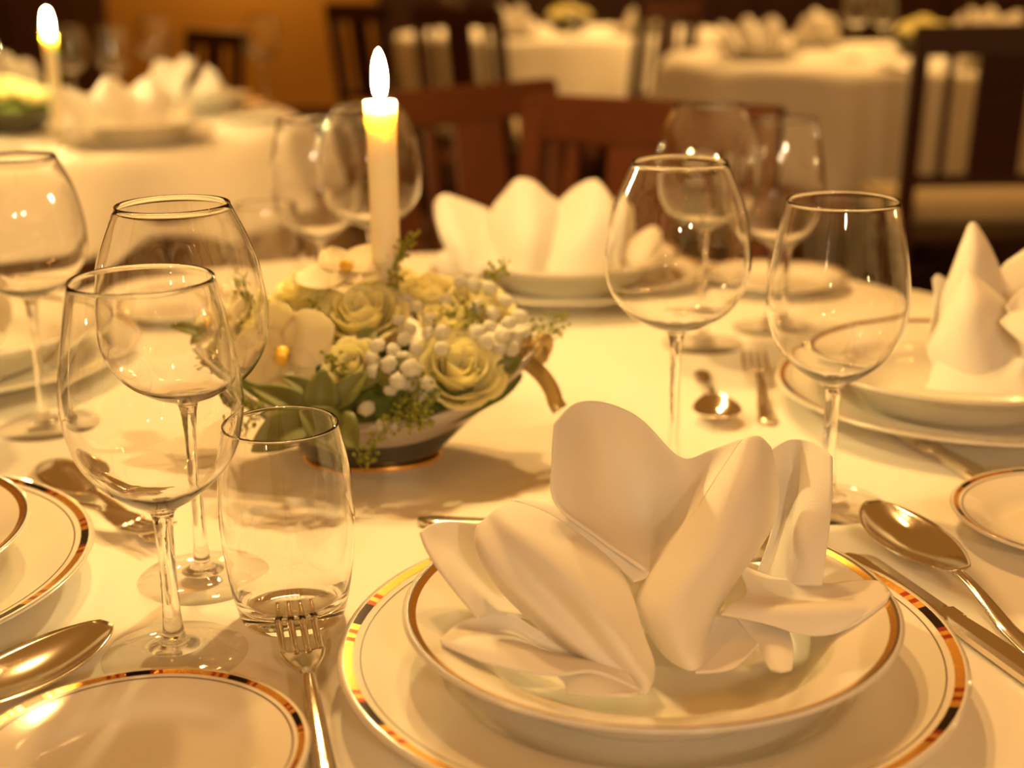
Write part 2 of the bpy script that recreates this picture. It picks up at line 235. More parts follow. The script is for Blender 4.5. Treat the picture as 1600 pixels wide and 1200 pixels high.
NAP_FAR = [[[(-0.1412, -0.04, 0.1035), (-0.1315, -0.03, 0.1117), (-0.1138, -0.01, 0.1035), (-0.0846, 0.005, 0.0891)], [(-0.1392, -0.05, 0.0873), (-0.1195, -0.05, 0.0871), (-0.0991, -0.025, 0.0803), (-0.0774, -0.005, 0.0681)], [(-0.1295, -0.06, 0.0625), (-0.1096, -0.07, 0.0609), (-0.0905, -0.05, 0.0553), (-0.0708, -0.03, 0.0455)], [(-0.1123, -0.065, 0.0359), (-0.097, -0.075, 0.0339), (-0.0808, -0.07, 0.0306), (-0.0644, -0.06, 0.0281)]], [[(-0.0666, 0.0, 0.1081), (-0.0543, -0.01, 0.1236), (-0.0363, -0.01, 0.1207), (-0.0179, 0.0, 0.1006)], [(-0.0832, -0.005, 0.0867), (-0.0569, -0.04, 0.0911), (-0.0338, -0.04, 0.0908), (-0.0114, -0.005, 0.0946)], [(-0.078, -0.03, 0.0559), (-0.0555, -0.065, 0.0605), (-0.0358, -0.065, 0.0603), (-0.0177, -0.03, 0.055)], [(-0.071, -0.055, 0.0291), (-0.0546, -0.075, 0.0307), (-0.0382, -0.075, 0.0304), (-0.0226, -0.055, 0.0271)]], [[(-0.0112, 0.0, 0.0965), (0.0073, -0.01, 0.1148), (0.0268, -0.02, 0.1234), (0.0395, -0.03, 0.1115)], [(-0.0145, -0.015, 0.076), (0.0026, -0.04, 0.0836), (0.0216, -0.055, 0.0894), (0.0435, -0.05, 0.0915)], [(-0.0194, -0.04, 0.0537), (-0.0051, -0.065, 0.0552), (0.0143, -0.07, 0.0593), (0.0411, -0.06, 0.0602)], [(-0.028, -0.06, 0.0283), (-0.0087, -0.073, 0.0296), (0.0109, -0.073, 0.0307), (0.0344, -0.065, 0.0346)]], [[(0.0403, 0.0, 0.1067), (0.0489, 0.005, 0.0976), (0.0575, 0.01, 0.0912), (0.0633, 0.02, 0.072)], [(0.0371, -0.02, 0.0762), (0.0476, -0.015, 0.0738), (0.0566, -0.005, 0.065), (0.0627, 0.01, 0.0495)], [(0.0307, -0.05, 0.0348), (0.0391, -0.045, 0.0322), (0.0478, -0.035, 0.03), (0.0558, -0.02, 0.028)]], [[(0.044, -0.02, 0.0522), (0.065, -0.01, 0.0637), (0.0862, 0.0, 0.0705), (0.0966, 0.0, 0.0635)], [(0.0434, -0.03, 0.0406), (0.0631, -0.035, 0.0482), (0.0835, -0.03, 0.0537), (0.097, -0.01, 0.0564)], [(0.0428, -0.04, 0.0291), (0.0623, -0.045, 0.0367), (0.0794, -0.04, 0.0422), (0.0947, -0.02, 0.0481)]], [[(-0.1419, -0.02, 0.0444), (-0.1277, -0.03, 0.0531), (-0.1074, -0.04, 0.0481)], [(-0.1472, -0.025, 0.0373), (-0.1275, -0.04, 0.045), (-0.1007, -0.05, 0.0399)], [(-0.1346, -0.04, 0.0314), (-0.1173, -0.055, 0.0324), (-0.094, -0.06, 0.0319)]], [[(-0.1199, 0.04, 0.0567), (-0.0602, 0.05, 0.0612), (-0.0039, 0.05, 0.0604), (0.0518, 0.04, 0.0544)], [(-0.1164, 0.03, 0.0444), (-0.0604, 0.05, 0.0447), (-0.0039, 0.05, 0.044), (0.0512, 0.03, 0.0422)], [(-0.1025, 0.02, 0.0286), (-0.0607, 0.04, 0.0274), (-0.0043, 0.04, 0.0266), (0.0436, 0.02, 0.0266)]]]
ROSES = [((0.0643, -0.034, 0.0763), 0.032, (0.2, -0.6, 0.8)), ((-0.0066, 0.006, 0.1064), 0.033, (-0.05, -0.45, 0.9)), ((0.0416, 0.036, 0.1126), 0.03, (0.1, -0.2, 1)), ((0.0799, 0.036, 0.1073), 0.025, (0.4, -0.3, 0.9)), ((-0.009, -0.041, 0.0825), 0.02, (-0.2, -0.7, 0.7)), ((0.0112, 0.071, 0.1156), 0.025, (0.1, -0.1, 1)), ((-0.0524, 0.041, 0.1156), 0.028, (-0.4, -0.2, 0.95)), ((-0.096, 0.016, 0.0782), 0.026, (-0.6, -0.4, 0.8)), ((0.0556, 0.001, 0.0999), 0.021, (0.2, -0.4, 0.9)), ((-0.0781, 0.021, 0.098), 0.025, (-0.4, -0.4, 0.9))]
ORCHIDS = [((-0.0529, -0.034, 0.0901), 0.04, (-0.35, -0.85, 0.45)), ((-0.0187, 0.036, 0.129), 0.038, (-0.1, -0.35, 1)), ((-0.1041, 0.036, 0.0945), 0.032, (-0.6, -0.4, 0.8))]
POMPOMS = [(0.0025, -0.059, 0.0562), (0.0195, -0.061, 0.0705), (0.0082, -0.054, 0.0806), (0.0186, -0.059, 0.0864), (0.0286, -0.054, 0.0892), (0.0361, -0.056, 0.0808), (0.0319, -0.061, 0.0735), (0.0401, -0.064, 0.0564), (0.0132, -0.064, 0.0456), (0.0249, -0.067, 0.0776), (0.0206, -0.044, 0.0919), (0.0274, -0.034, 0.0971), (0.0354, -0.039, 0.0916), (0.0215, -0.009, 0.1043), (0.0296, -0.014, 0.0986), (0.0429, -0.029, 0.1001), (0.0328, 0.011, 0.1084), (0.0254, 0.021, 0.1107), (0.0434, -0.004, 0.1027), (0.0522, -0.024, 0.0986), (0.0762, -0.019, 0.097), (0.085, -0.014, 0.1001), (0.0938, -0.019, 0.0945), (0.1003, -0.019, 0.0852), (0.0915, -0.024, 0.0867), (0.0983, -0.004, 0.0997), (0.0871, 0.006, 0.1042), (0.064, 0.036, 0.1208), (0.0732, 0.036, 0.1183), (0.0848, 0.031, 0.117), (0.0962, 0.021, 0.1098), (0.1061, 0.011, 0.1004), (0.1095, 0.001, 0.0913), (0.1027, -0.004, 0.088), (0.0528, 0.021, 0.1103), (0.0095, -0.039, 0.0942), (-0.0423, -0.049, 0.0708), (-0.0485, -0.049, 0.0754), (0.0381, -0.062, 0.0648), (0.0059, -0.049, 0.0881), (0.0324, -0.063, 0.0851), (0.0758, 0.011, 0.1078), (0.0829, -0.027, 0.0922), (0.0526, -0.037, 0.0908), (0.044, -0.063, 0.0739)]
LEAVES = [((-0.027, -0.074, 0.0539), (-0.0245, -0.064, 0.0862), 0.02), ((-0.027, -0.074, 0.0539), (-0.0731, -0.064, 0.0736), 0.016), ((-0.0263, -0.079, 0.0556), (-0.073, -0.094, 0.0393), 0.024), ((-0.0222, -0.079, 0.0533), (0.0003, -0.099, 0.0423), 0.024), ((-0.0183, -0.074, 0.0605), (0.005, -0.064, 0.0836), 0.014), ((-0.0256, -0.064, 0.0641), (-0.0532, -0.059, 0.0794), 0.01), ((-0.0131, -0.089, 0.0433), (-0.0369, -0.089, 0.0656), 0.022), ((-0.0025, -0.059, 0.0689), (0.0187, -0.049, 0.0857), 0.01), ((0.089, -0.024, 0.0661), (0.1069, -0.019, 0.0782), 0.012), ((-0.1166, 0.026, 0.0877), (-0.1448, 0.026, 0.0929), 0.009), ((-0.1166, 0.026, 0.0868), (-0.1265, 0.016, 0.081), 0.008), ((-0.1166, 0.026, 0.0877), (-0.1146, 0.031, 0.0959), 0.009), ((0.0315, -0.064, 0.0566), (0.053, -0.059, 0.0681), 0.014), ((-0.0046, -0.029, 0.0917), (0.008, -0.019, 0.1002), 0.012), ((0.0104, -0.059, 0.0732), (0.0324, -0.059, 0.0906), 0.014)]
SPRIGS = [[(0.0321, -0.064, 0.0744), (0.0257, -0.071, 0.0589), (0.0152, -0.077, 0.0477), (0.0067, -0.081, 0.0358), (-0.0015, -0.087, 0.0282)], [(0.0385, -0.064, 0.0743), (0.0363, -0.071, 0.0588), (0.0299, -0.075, 0.049)], [(0.0205, 0.026, 0.1096), (0.0191, 0.031, 0.1202), (0.0174, 0.036, 0.1332), (0.0191, 0.041, 0.1392)], [(-0.0398, -0.009, 0.0959), (-0.0405, -0.004, 0.1038), (-0.0379, 0.001, 0.1141)], [(0.0825, 0.036, 0.1206), (0.0909, 0.041, 0.1264), (0.0965, 0.041, 0.1311)], [(0.0715, -0.009, 0.0944), (0.0737, 0.001, 0.1033), (0.0759, 0.006, 0.109)], [(0.105, 0.011, 0.0887), (0.1235, 0.021, 0.0905), (0.14, 0.031, 0.0925)], [(0.1004, 0.006, 0.0854), (0.1188, 0.016, 0.0848), (0.1373, 0.021, 0.0856)], [(-0.058, -0.059, 0.0696), (-0.0683, -0.064, 0.0624), (-0.0764, -0.069, 0.0552), (-0.0793, -0.074, 0.0435)], [(-0.0836, 0.031, 0.1098), (-0.0909, 0.036, 0.1182), (-0.088, 0.041, 0.1265)], [(0.0181, 0.041, 0.1392), (0.0239, 0.041, 0.1461), (0.0301, 0.041, 0.1507)], [(0.0513, -0.009, 0.0901), (0.0557, 0.001, 0.1013), (0.0624, 0.006, 0.1092)], [(-0.0115, -0.054, 0.0719), (-0.0181, -0.049, 0.0795), (-0.0198, -0.049, 0.0885)], [(-0.0729, 0.021, 0.1073), (-0.0803, 0.026, 0.1133), (-0.085, 0.031, 0.1239)], [(-0.1101, 0.011, 0.0727), (-0.1131, 0.001, 0.0661), (-0.1059, -0.004, 0.0581)], [(0.0322, -0.069, 0.0671), (0.0429, -0.077, 0.0562), (0.0388, -0.081, 0.0509)], [(0.0192, -0.069, 0.0583), (0.0324, -0.077, 0.0563), (0.0411, -0.079, 0.0613)], [(0.0273, -0.049, 0.0878), (0.0319, -0.059, 0.0773), (0.0449, -0.064, 0.0742)]]
RIBBON_TAIL = [(0.107, -0.009, 0.0754), (0.1158, -0.014, 0.0697), (0.1223, -0.019, 0.0641), (0.1275, -0.024, 0.0563), (0.1299, -0.029, 0.0495), (0.133, -0.031, 0.0445)]
CANDLE = [(0.0101, 0.046, 0.2492), (0.0087, 0.046, 0.2817)]
BOWL_TIP = (0.1184, 0.001, 0.0762)

# ================================================================== the room
def slab(name, V, m):
    return struct(link(name, mesh(name, V[0], V[1], False), m))
fl = struct(link('floor', box('floor', -6, 6, -3, 10, -0.05, 0), 'floor_wood'))
wb = struct(link('wall_back', box('wall_back', -6, 6, 9.6, 9.75, 0, 3.0), 'wall_amber'))
wl = struct(link('wall_left', box('wall_left', -6.1, -6, -3, 9.75, 0, 3.0), 'wall_amber'))
wr = struct(link('wall_right', box('wall_right', 6, 6.1, -3, 9.75, 0, 3.0), 'wall_amber'))
# dark wooden panelling on the back wall, left and right of the amber stretch
def panelling(n, x0, x1, step):
    step = (x1 - x0) / round((x1 - x0) / step)
    t = struct(link('trim_%d' % n, box('trim', x0, x1, 9.56, 9.6, 0, 2.4), 'wood_panel'))
    x = x0; me = None
    while x < x1 - 0.05:
        if me is None: me = box('panel', 0, step - 0.06, -0.03, 0, 0.12, 2.2, 0.012); me.materials.append(MATS['wood_panel'])
        link('panel', me, None, t, (x + 0.03, 9.56, 0)); x += step
panelling(1, -6, -2.66, 0.64)
panelling(2, -0.86, 6, 0.64)
struct(link('baseboard_back', box('baseboard', -2.66, -0.86, 9.57, 9.6, 0, 0.16, 0.006), 'wood_panel'))

# ================================================================== tables and cloths
def cloth_mesh(r, drop, folds, seed, amp=0.035):
    rnd = random.Random(seed); n = 192; V, F = [], []
    rings = [(r * k / 10, 0) for k in range(1, 11)]
    for k in range(1, 13): rings.append((r, k / 12))
    ph = [rnd.uniform(0, 6.28) for _ in range(4)]
    V.append((0, 0, 0.0))
    for rr, t in rings:
        for i in range(n):
            a = 2 * PI * i / n
            if t == 0: V.append((rr * math.cos(a), rr * math.sin(a), 0.0))
            else:
                s = 0.75 + 0.55 * math.sin(folds * a + ph[0] + 0.6 * math.sin(2 * a + ph[1])) + 0.2 * math.sin((folds * 2 + 1) * a + ph[2])
                e = 1 - (1 - min(1, t * 6)) ** 2
                q = rr + 0.010 * e + amp * (t ** 0.8) * s + 0.02 * t
                z = -drop * t - 0.008 * (1 - e) * 0 - 0.012 * t * (s > 0) * s
                V.append((q * math.cos(a), q * math.sin(a), z))
    F += [(0, 1 + i, 1 + (i + 1) % n) for i in range(n)]
    for j in range(len(rings) - 1):
        for i in range(n): F.append((1 + j * n + i, 1 + j * n + (i + 1) % n, 1 + (j + 1) * n + (i + 1) % n, 1 + (j + 1) * n + i))
    return mesh('tablecloth', V, F)
def round_table(x, y, r, drop, folds, seed, tl, cl, amp=0.035):
    t = thing('round_table', tl, 'table', (x, y, 0))
    link('tabletop', lathe('tabletop', [(0.001, 0.715), (r - 0.01, 0.715), (r - 0.002, 0.722), (r - 0.002, 0.742), (r - 0.006, 0.7475), (0.001, 0.7475)], 64), 'wood_dark', t)
    link('pedestal', lathe('pedestal', smoothprof([(0.22, 0.0), (0.21, 0.03), (0.09, 0.07), (0.05, 0.2), (0.06, 0.45), (0.05, 0.6), (0.12, 0.7), (0.13, 0.715)], 4), 32), 'wood_dark', t)
    c = link('tablecloth', cloth_mesh(r, drop, folds, seed, amp), 'tablecloth', None, (x, y, TZ)); solid(c, 0.0016, -1)
    tag(c, cl, 'tablecloth')
round_table(-0.06, 1.05, 0.635, 0.22, 11, 1, 'round dining table under the foreground white cloth', 'white tablecloth covering the foreground table with the flower bowl', 0.03)
round_table(-1.27, 3.18, 0.78, 0.15, 9, 2, 'round dining table at left with a lit candle behind the wine glasses', 'white tablecloth with short overhang on the candlelit table at left', 0.09)
round_table(1.45, 5.12, 0.88, 0.34, 12, 3, 'round dining table behind the dark chair at right', 'white tablecloth with vertical folds on the table behind the right dark chair', 0.09)
round_table(0.27, 7.15, 0.82, 0.36, 10, 4, 'round dining table farthest back at top centre', 'white tablecloth on the farthest table at top centre', 0.05)

# ================================================================== crockery
def ring(name, r0, z0, r1, z1, lift=0.0002, n=96):
    return lathe(name, [(r0, z0 + lift), (r1, z1 + lift)], n)
CH = [(0.001, 0.003), (0.055, 0.003), (0.080, 0.0035), (0.092, 0.007), (0.100, 0.0125), (0.106, 0.0148), (0.125, 0.0180), (0.1485, 0.0228), (0.150, 0.0222), (0.1495, 0.0205), (0.125, 0.0150), (0.103, 0.0105), (0.090, 0.0010), (0.088, 0.0000), (0.084, 0.0000), (0.083, 0.0012), (0.001, 0.0012)]
SP = [(0.001, 0.005), (0.045, 0.005), (0.064, 0.007), (0.076, 0.014), (0.083, 0.023), (0.088, 0.0285), (0.094, 0.0315), (0.1165, 0.0405), (0.118, 0.0402), (0.1177, 0.0385), (0.096, 0.0285), (0.086, 0.0205), (0.074, 0.008), (0.060, 0.0010), (0.058, 0.0), (0.054, 0.0), (0.053, 0.0015), (0.001, 0.0020)]
BP = [(0.001, 0.003), (0.030, 0.003), (0.046, 0.0042), (0.054, 0.0085), (0.060, 0.0110), (0.0745, 0.0150), (0.076, 0.0148), (0.0757, 0.0132), (0.060, 0.0085), (0.048, 0.0012), (0.046, 0.0), (0.043, 0.0), (0.042, 0.0012), (0.001, 0.0012)]
def prof_at(P, r):
    for (r0, z0), (r1, z1) in zip(P, P[1:]):
        if r1 < r0: break
        if r0 <= r <= r1: return z0 + (z1 - z0) * (r - r0) / max(1e-9, r1 - r0)
    return P[0][1] if r < P[0][0] else -1
def plate(name, P, band, line, bmat, cat):
    t = thing(name, 'x', cat, (0, 0, 0))
    link('body', lathe(name, smoothprof(P, 3), 96), 'porcelain', t)
    if band: link('rim_band', ring('rim_band', band[0], prof_at(P, band[0]), band[1], prof_at(P, band[1])), bmat, t)
    if line: link('rim_line', ring('rim_line', line, prof_at(P, line), line + 0.0007, prof_at(P, line + 0.0007)), 'rim_line', t)
    return t
CHARGER = plate('charger_plate', CH, (0.1440, 0.1485), 0.1400, 'rim_band', 'plate')
SOUP = plate('soup_plate', SP, (0.1128, 0.1158), None, 'gold', 'plate')
edge = lathe('rim_edge', [(0.1158, 0.0405), (0.1166, 0.0408), (0.1177, 0.0407), (0.1182, 0.0400)], 96); link('rim_edge', edge, 'rim_line', SOUP)
BREAD = plate('bread_plate', BP, (0.0715, 0.0745), 0.0688, 'rim_band', 'plate')
CHZ = 0.0036                                  # where a soup plate's foot stands on a charger
g1, g2, g3 = 'large charger plates', 'soup plates standing on the chargers', 'small bread plates'
chargers = [
 ((0.065, 0.618), 'white charger plate with gilt edge under the front lotus napkin', 'white soup plate with gold rim holding the front napkin', 0.3),
 ((-0.393, 0.721), 'white charger plate with gilt edge cut off by the left picture edge', 'white soup plate with gold rim, empty, cut off at left picture edge', 1.1),
 ((0.36, 1.043), 'white charger plate with gilt edge under the pointed napkin at right', 'white soup plate holding the pointed napkin at right', 2.0),
 ((0.0625, 1.47), 'white charger plate beyond the flower bowl on the table far side', 'white soup plate holding the crown napkin beyond the flowers', 2.9),
 ((-0.485, 1.18), 'white charger plate behind the left tall wine glasses', 'white soup plate behind the left tall wine glasses', 4.0)]
for (x, y), l1, l2, a in chargers:
    place(CHARGER, l1, (x, y, TZ + 0.0005), a, g1)
    sx, sy = {0: (0.065, 0.615), 1: (-0.3903, 0.7096), 2: (0.3475, 1.038)}.get(chargers.index(((x, y), l1, l2, a)), (x, y))
    place(SOUP, l2, (sx, sy, TZ + 0.0005 + CHZ), a, g2)
for (x, y), l, a in [((-0.167, 0.533), 'small bread plate with gilt rim in the bottom left foreground', 0.55), ((0.347, 0.793), 'small bread plate with gilt rim right of the spoon, cut by right edge', 2.6),
                     ((0.288, 1.474), 'small bread plate seen behind the two right wine glasses', 1.0), ((-0.344, 1.385), 'small bread plate seen through the left tall wine glass rim', 4.2)]:
    place(BREAD, l, (x, y, TZ + 0.0005), a, g3)

# ================================================================== napkins
def napkin(name, patches, label, loc, rotz=0, floor_prof=None, zoff=0.0, dens=22):
    parts = []
    for p in patches:
        V, F = patch(p, dens, dens); parts.append((V, F))
    V, F = merge(parts); out = []
    for x, y, z in V:
        r = math.hypot(x, y); z -= zoff
        if floor_prof:
            fz = prof_at(floor_prof, r)
            if fz >= 0: z = max(z, fz + 0.0012)
        out.append((x, y, z))
    me = mesh(name, out, F); o = link(name, me, 'napkin', None, loc, (0, 0, rotz)); solid(o, 0.0020, 0)
    sb = o.modifiers.new('smooth', 'SUBSURF'); sb.levels = 1; sb.render_levels = 1
    return tag(o, label, 'napkin')
SZ = TZ + 0.0005 + CHZ
ZO = 0.0041
napkin('folded_napkin', NAP_NEAR, 'cream cloth napkin folded as a lotus on the front soup plate', (0.065, 0.616, SZ), 0, SP, ZO, 26)
napkin('folded_napkin', NAP_RIGHT, 'cream napkin with sharp star points on the right plate', (0.3475, 1.038, SZ), 0, SP, ZO)
nf = napkin('folded_napkin', NAP_FAR, 'cream crown-folded napkin with rounded lobes beyond the flowers', (0.0625, 1.47, SZ), 0, SP, ZO)
def nap_copy(label, loc, rotz, src=nf, s=1.0):
    c = src.copy(); COL.objects.link(c); c.location = loc; c.rotation_euler = (0, 0, rotz); c.scale = (s,) * 3; c['label'] = label
    return c
nap_copy('cream napkin with rounded lobes behind the leftmost wine glass', (-0.485, 1.18, SZ), -1.0)

# ================================================================== glasses
def shell(P, t):                              # outer profile upwards, then inner downwards
    inn = []
    for i, (r, z) in enumerate(P):
        a = P[max(0, i - 1)]; b = P[min(len(P) - 1, i + 1)]; dx, dz = b[0] - a[0], b[1] - a[1]; l = math.hypot(dx, dz) or 1
        inn.append((max(0.0005, r - t * dz / l), z + t * dx / l))
    return P + [((P[-1][0] + inn[-1][0]) / 2, P[-1][1] + t * .4)] + inn[::-1]
def wine_glass(name, bowl, stem, foot_r):
    t = thing(name, 'x', 'glass', (0, 0, 0))
    ob = smoothprof(bowl, 6); n = len(ob)
    inn = []                                                        # inner skin: thin at the lip, thick at the bottom
    for i, (r, z) in enumerate(ob):
        p, q = ob[max(0, i - 1)], ob[min(n - 1, i + 1)]; dx, dz = q[0] - p[0], q[1] - p[1]; l = math.hypot(dx, dz)
        th = 0.0009 + 0.0040 * max(0, 1 - i / 22) ** 2
        inn.append((r - th * dz / l, z + th * dx / l))
    inn = [p for p in inn[::-1] if p[0] > 0.0025]
    rr, zt = ob[-1]
    lip = [(rr + .0001, zt + .0005), (rr - .0004, zt + .0010), (rr - .0010, zt + .0006)]
    link('bowl', lathe('bowl', [(0.0003, ob[0][1])] + ob + lip + inn[1:] + [(0.0003, inn[-1][1] - .0003)], 80), 'glass_solid', t)
    sp = smoothprof(stem + [(ob[0][0], ob[0][1] - .00004)], 4)
    link('stem', lathe('stem', [(0.0003, sp[0][1])] + sp + [(0.0003, sp[-1][1])], 40), 'glass_solid', t)
    link('foot', lathe('foot', [(0.0003, 0.0002), (foot_r - .0006, 0.0002), (foot_r, 0.0008), (foot_r - .0006, 0.0014), (foot_r * .6, 0.0022), (foot_r * .4, 0.0034), (stem[0][0] * .98, stem[0][1]), (0.0003, stem[0][1])], 80), 'glass_wall', t)
    return t
WA = wine_glass('wine_glass', [(0.0062, 0.0800), (0.0105, 0.0835), (0.0190, 0.0890), (0.0300, 0.0985), (0.0392, 0.1120), (0.0436, 0.1300), (0.0438, 0.1440), (0.0416, 0.1620), (0.0378, 0.1830), (0.0345, 0.1985)],
     [(0.0130, 0.0058), (0.0070, 0.0100), (0.0052, 0.0180), (0.0044, 0.0330), (0.0042, 0.0550), (0.0050, 0.0740)], 0.0372)
WB = wine_glass('wine_glass', [(0.0058, 0.1070), (0.0110, 0.1100), (0.0220, 0.1145), (0.0350, 0.1235), (0.0445, 0.1380), (0.0474, 0.1540), (0.0462, 0.1720), (0.0412, 0.1940), (0.0306, 0.2185)],
     [(0.0120, 0.0055), (0.0060, 0.0100), (0.0042, 0.0200), (0.0034, 0.0400), (0.0033, 0.0800), (0.0045, 0.1000)], 0.0375)
gg = 'stemmed wine glasses'
for pr, (x, y), l in [(WA, (-0.176, 0.651), 'nearest stemmed wine glass, left foreground before the taller glass'), (WB, (-0.181, 0.745), 'tall round wine glass directly behind the nearest left glass'),
                      (WB, (-0.362, 1.027), 'wine glass cut by the left picture edge'), (WB, (0.108, 0.885), 'wine glass behind the front napkin, left of the right pair'),
                      (WA, (0.204, 0.848), 'wine glass behind the front napkin, right of the right pair'), (WB, (0.177, 1.245), 'blurred wine glass behind the right pair, left one'),
                      (WA, (0.250, 1.30), 'blurred wine glass behind the right pair, right one'), (WA, (-0.187, 1.35), 'blurred wine glass left of the candle beyond the flowers'),
                      (WB, (-0.127, 1.275), 'blurred wine glass directly behind the candle')]:
    place(pr, l, (x, y, TZ + 0.0002), 0, gg, 0.955 if 'cut by' in l else 1.0)
tp = smoothprof([(0.0255, 0.0004), (0.0285, 0.004), (0.0322, 0.020), (0.0350, 0.042), (0.0362, 0.062), (0.0350, 0.083), (0.0318, 0.102), (0.0300, 0.1110)], 5)
ti = [(r - 0.0012 - 0.0022 * max(0, 1 - z / .03) ** 2, z) for r, z in tp if z > 0.0135][::-1]
tl = [(0.0301, 0.1115), (0.0294, 0.1120), (0.0288, 0.1115)]
tprof = [(0.0003, 0.0022), (0.018, 0.0018), (0.0235, 0.0004)] + tp + tl + ti[1:] + [(0.0270, 0.0122), (0.0235, 0.0104), (0.016, 0.0096), (0.0003, 0.0092)]
TB = tag(link('water_tumbler', lathe('water_tumbler', tprof, 80), 'glass_solid'), 'x', 'glass')
for (x, y), l in [((-0.121, 0.693), 'straight-sided water tumbler right of the nearest wine glass'), ((-0.245, 1.388), 'blurred water tumbler left of the candle, beyond the flowers'), ((-0.452, 0.985), 'water tumbler whose edge shows at the left picture edge')]:
    place(TB, l, (x, y, TZ + 0.0002), 0, 'water tumblers')

# ================================================================== cutlery
def handle_mesh(x0, x1, w0, w1, arch, th=0.0022, end=0.012):
    V, F = [], []; n = 18; m = 8
    for i in range(n + 1):
        t = i / n; x = x0 + (x1 - x0) * t; wdt = w0 + (w1 - w0) * t ** 1.5
        if t > 0.93: wdt *= math.sqrt(max(0.02, 1 - ((t - 0.93) / 0.07) ** 2)) * .98 + .02
        z = arch * math.cos(PI / 2 * min(1, t * 1.6)) + 0.0022
        for k in range(m):
            a = 2 * PI * k / m; V.append((x, wdt * math.cos(a), z + th * math.sin(a)))
    for i in range(n):
        for k in range(m): F.append((i * m + k, i * m + (k + 1) % m, (i + 1) * m + (k + 1) % m, (i + 1) * m + k))
    F.append(tuple(range(m))); F.append(tuple(range(n * m, n * m + m))); return mesh('handle', V, F)
def spoon(L=0.19, bl=0.062, bw=0.020, flip=False):
    t = thing('table_spoon', 'x', 'spoon', (0, 0, 0)); V, F = [], []; n, m = 26, 14
    for i in range(n + 1):
        u = i / n; x = -bl * u                                   # u = 0 tip at x=0, neck at x=-bl
        wd = bw * (math.sin(PI * (u * 0.93 + 0.02)) ** 0.62) * (1 - 0.18 * (u - .4)) if u < 1 else 0.004
        wd = max(wd, 0.0035 if u > .5 else 0.0006); dep = 0.0085 * math.sin(PI * min(1, max(0, u)) ** 0.85) + 0.0
        zr = 0.0105 - 0.002 * math.sin(PI * u) + 0.002 * u
        for k in range(m + 1):
            v = -1 + 2 * k / m; V.append((x, wd * v, (zr - dep * (1 - v * v)) if not flip else (0.0035 + dep * (1 - v * v) + .001 * u)))
    for i in range(n):
        for k in range(m): F.append((i * (m + 1) + k, i * (m + 1) + k + 1, (i + 1) * (m + 1) + k + 1, (i + 1) * (m + 1) + k))
    o = link('bowl', mesh('bowl', V, F), 'silver', t); solid(o, 0.0012, 0)
    link('handle', handle_mesh(-bl + 0.003, -L, 0.0034, 0.0085, 0.0085 if not flip else .004), 'silver', t); return t
def fork(L=0.19, tl=0.048):
    t = thing('dinner_fork', 'x', 'fork', (0, 0, 0)); hw = 0.0115
    for k in range(4):
        y = -hw + 0.0022 + k * (2 * hw - .0044) / 3; pts = [(0 - 0.004 * 0, y * .96, 0.0150), (-0.012, y, 0.0110), (-0.025, y, 0.0085), (-0.038, y, 0.0080), (-tl - .002, y, 0.0090)]
        V, F = tube(smoothprof(pts, 4), [0.0008, .001, .0012, .0014, .0016] + [0.0017] * 12, 8); V = [(v[0], y + (v[1] - y) * 1.15, v[2]) for v in V]
        link('tine', mesh('tine', V, F), 'silver', t)
    rows = []
    for u in range(9):
        s = u / 8; x = -tl - 0.030 * s; wd = hw * (1 - s ** 1.6) + 0.0036 * s ** 1.6; z = 0.0090 + 0.0045 * s
        rows.append([(x, -wd, z + .0006), (x, -wd * .4, z - .0006), (x, wd * .4, z - .0006), (x, wd, z + .0006)])
    V, F = patch(rows, 9, 16); o = link('head', mesh('head', V, F), 'silver', t); solid(o, 0.0018, 0)
    link('handle', handle_mesh(-tl - 0.029, -L, 0.0036, 0.0088, 0.0112), 'silver', t); return t
def knife(L=0.22, bl=0.105, fish=False):
    t = thing('table_knife', 'x', 'knife', (0, 0, 0)); V, F = [], []; n = 22
    for i in range(n + 1):
        u = i / n; x = -bl * u
        if fish: up = 0.0115 * min(1, (u / .75) ** 0.75) - 0.006 * max(0, (u - .72) / .28) ; lo = -0.0115 * math.sqrt(min(1, u / .25)) + 0.007 * max(0, (u - .78) / .22)
        else: up = 0.0085; lo = -0.0085 * math.sqrt(max(0.0, 1 - (1 - min(1, u / .14)) ** 2)) + 0.0085 * (1 - min(1, u / .05)) * .2
        up = max(up, lo + 0.0006)
        for y, z in ((lo, 0.0030), (lo * .5 + up * .5, 0.0044), (up, 0.0042), (up, 0.0022), (lo * .5 + up * .5, 0.0020)): V.append((x, y, z))
    for i in range(n):
        for k in range(5): F.append((i * 5 + k, i * 5 + (k + 1) % 5, (i + 1) * 5 + (k + 1) % 5, (i + 1) * 5 + k))
    F.append((0, 1, 2, 3, 4)); F.append(tuple(range(n * 5, n * 5 + 5)))
    link('blade', mesh('blade', V, F, False), 'silver', t)
    link('bolster', box('bolster', -bl - 0.012, -bl + .001, -0.0075, 0.0085, 0.0006, 0.0068, 0.0015), 'silver', t)
    V = []; F = []
    for i, (x, wd, h) in enumerate([(-bl - .010, .0062, .0030), (-bl - .03, .0072, .0034), (-(bl + L) / 2, .0080, .0036), (-L + .008, .0092, .0038), (-L + .002, .0088, .0036), (-L, .006, .002)]):
        for cx, cz in ((-1, -.5), (-1, .5), (-.7, 1), (.7, 1), (1, .5), (1, -.5), (.7, -1), (-.7, -1)): V.append((x, wd * cx, .0040 + h * cz))
    for i in range(5):
        for k in range(8): F.append((i * 8 + k, i * 8 + (k + 1) % 8, i * 8 + 8 + (k + 1) % 8, i * 8 + 8 + k))
    F.append(tuple(range(8))); F.append(tuple(range(40, 48)))
    link('handle', mesh('handle', V, F, False), 'silver', t); return t
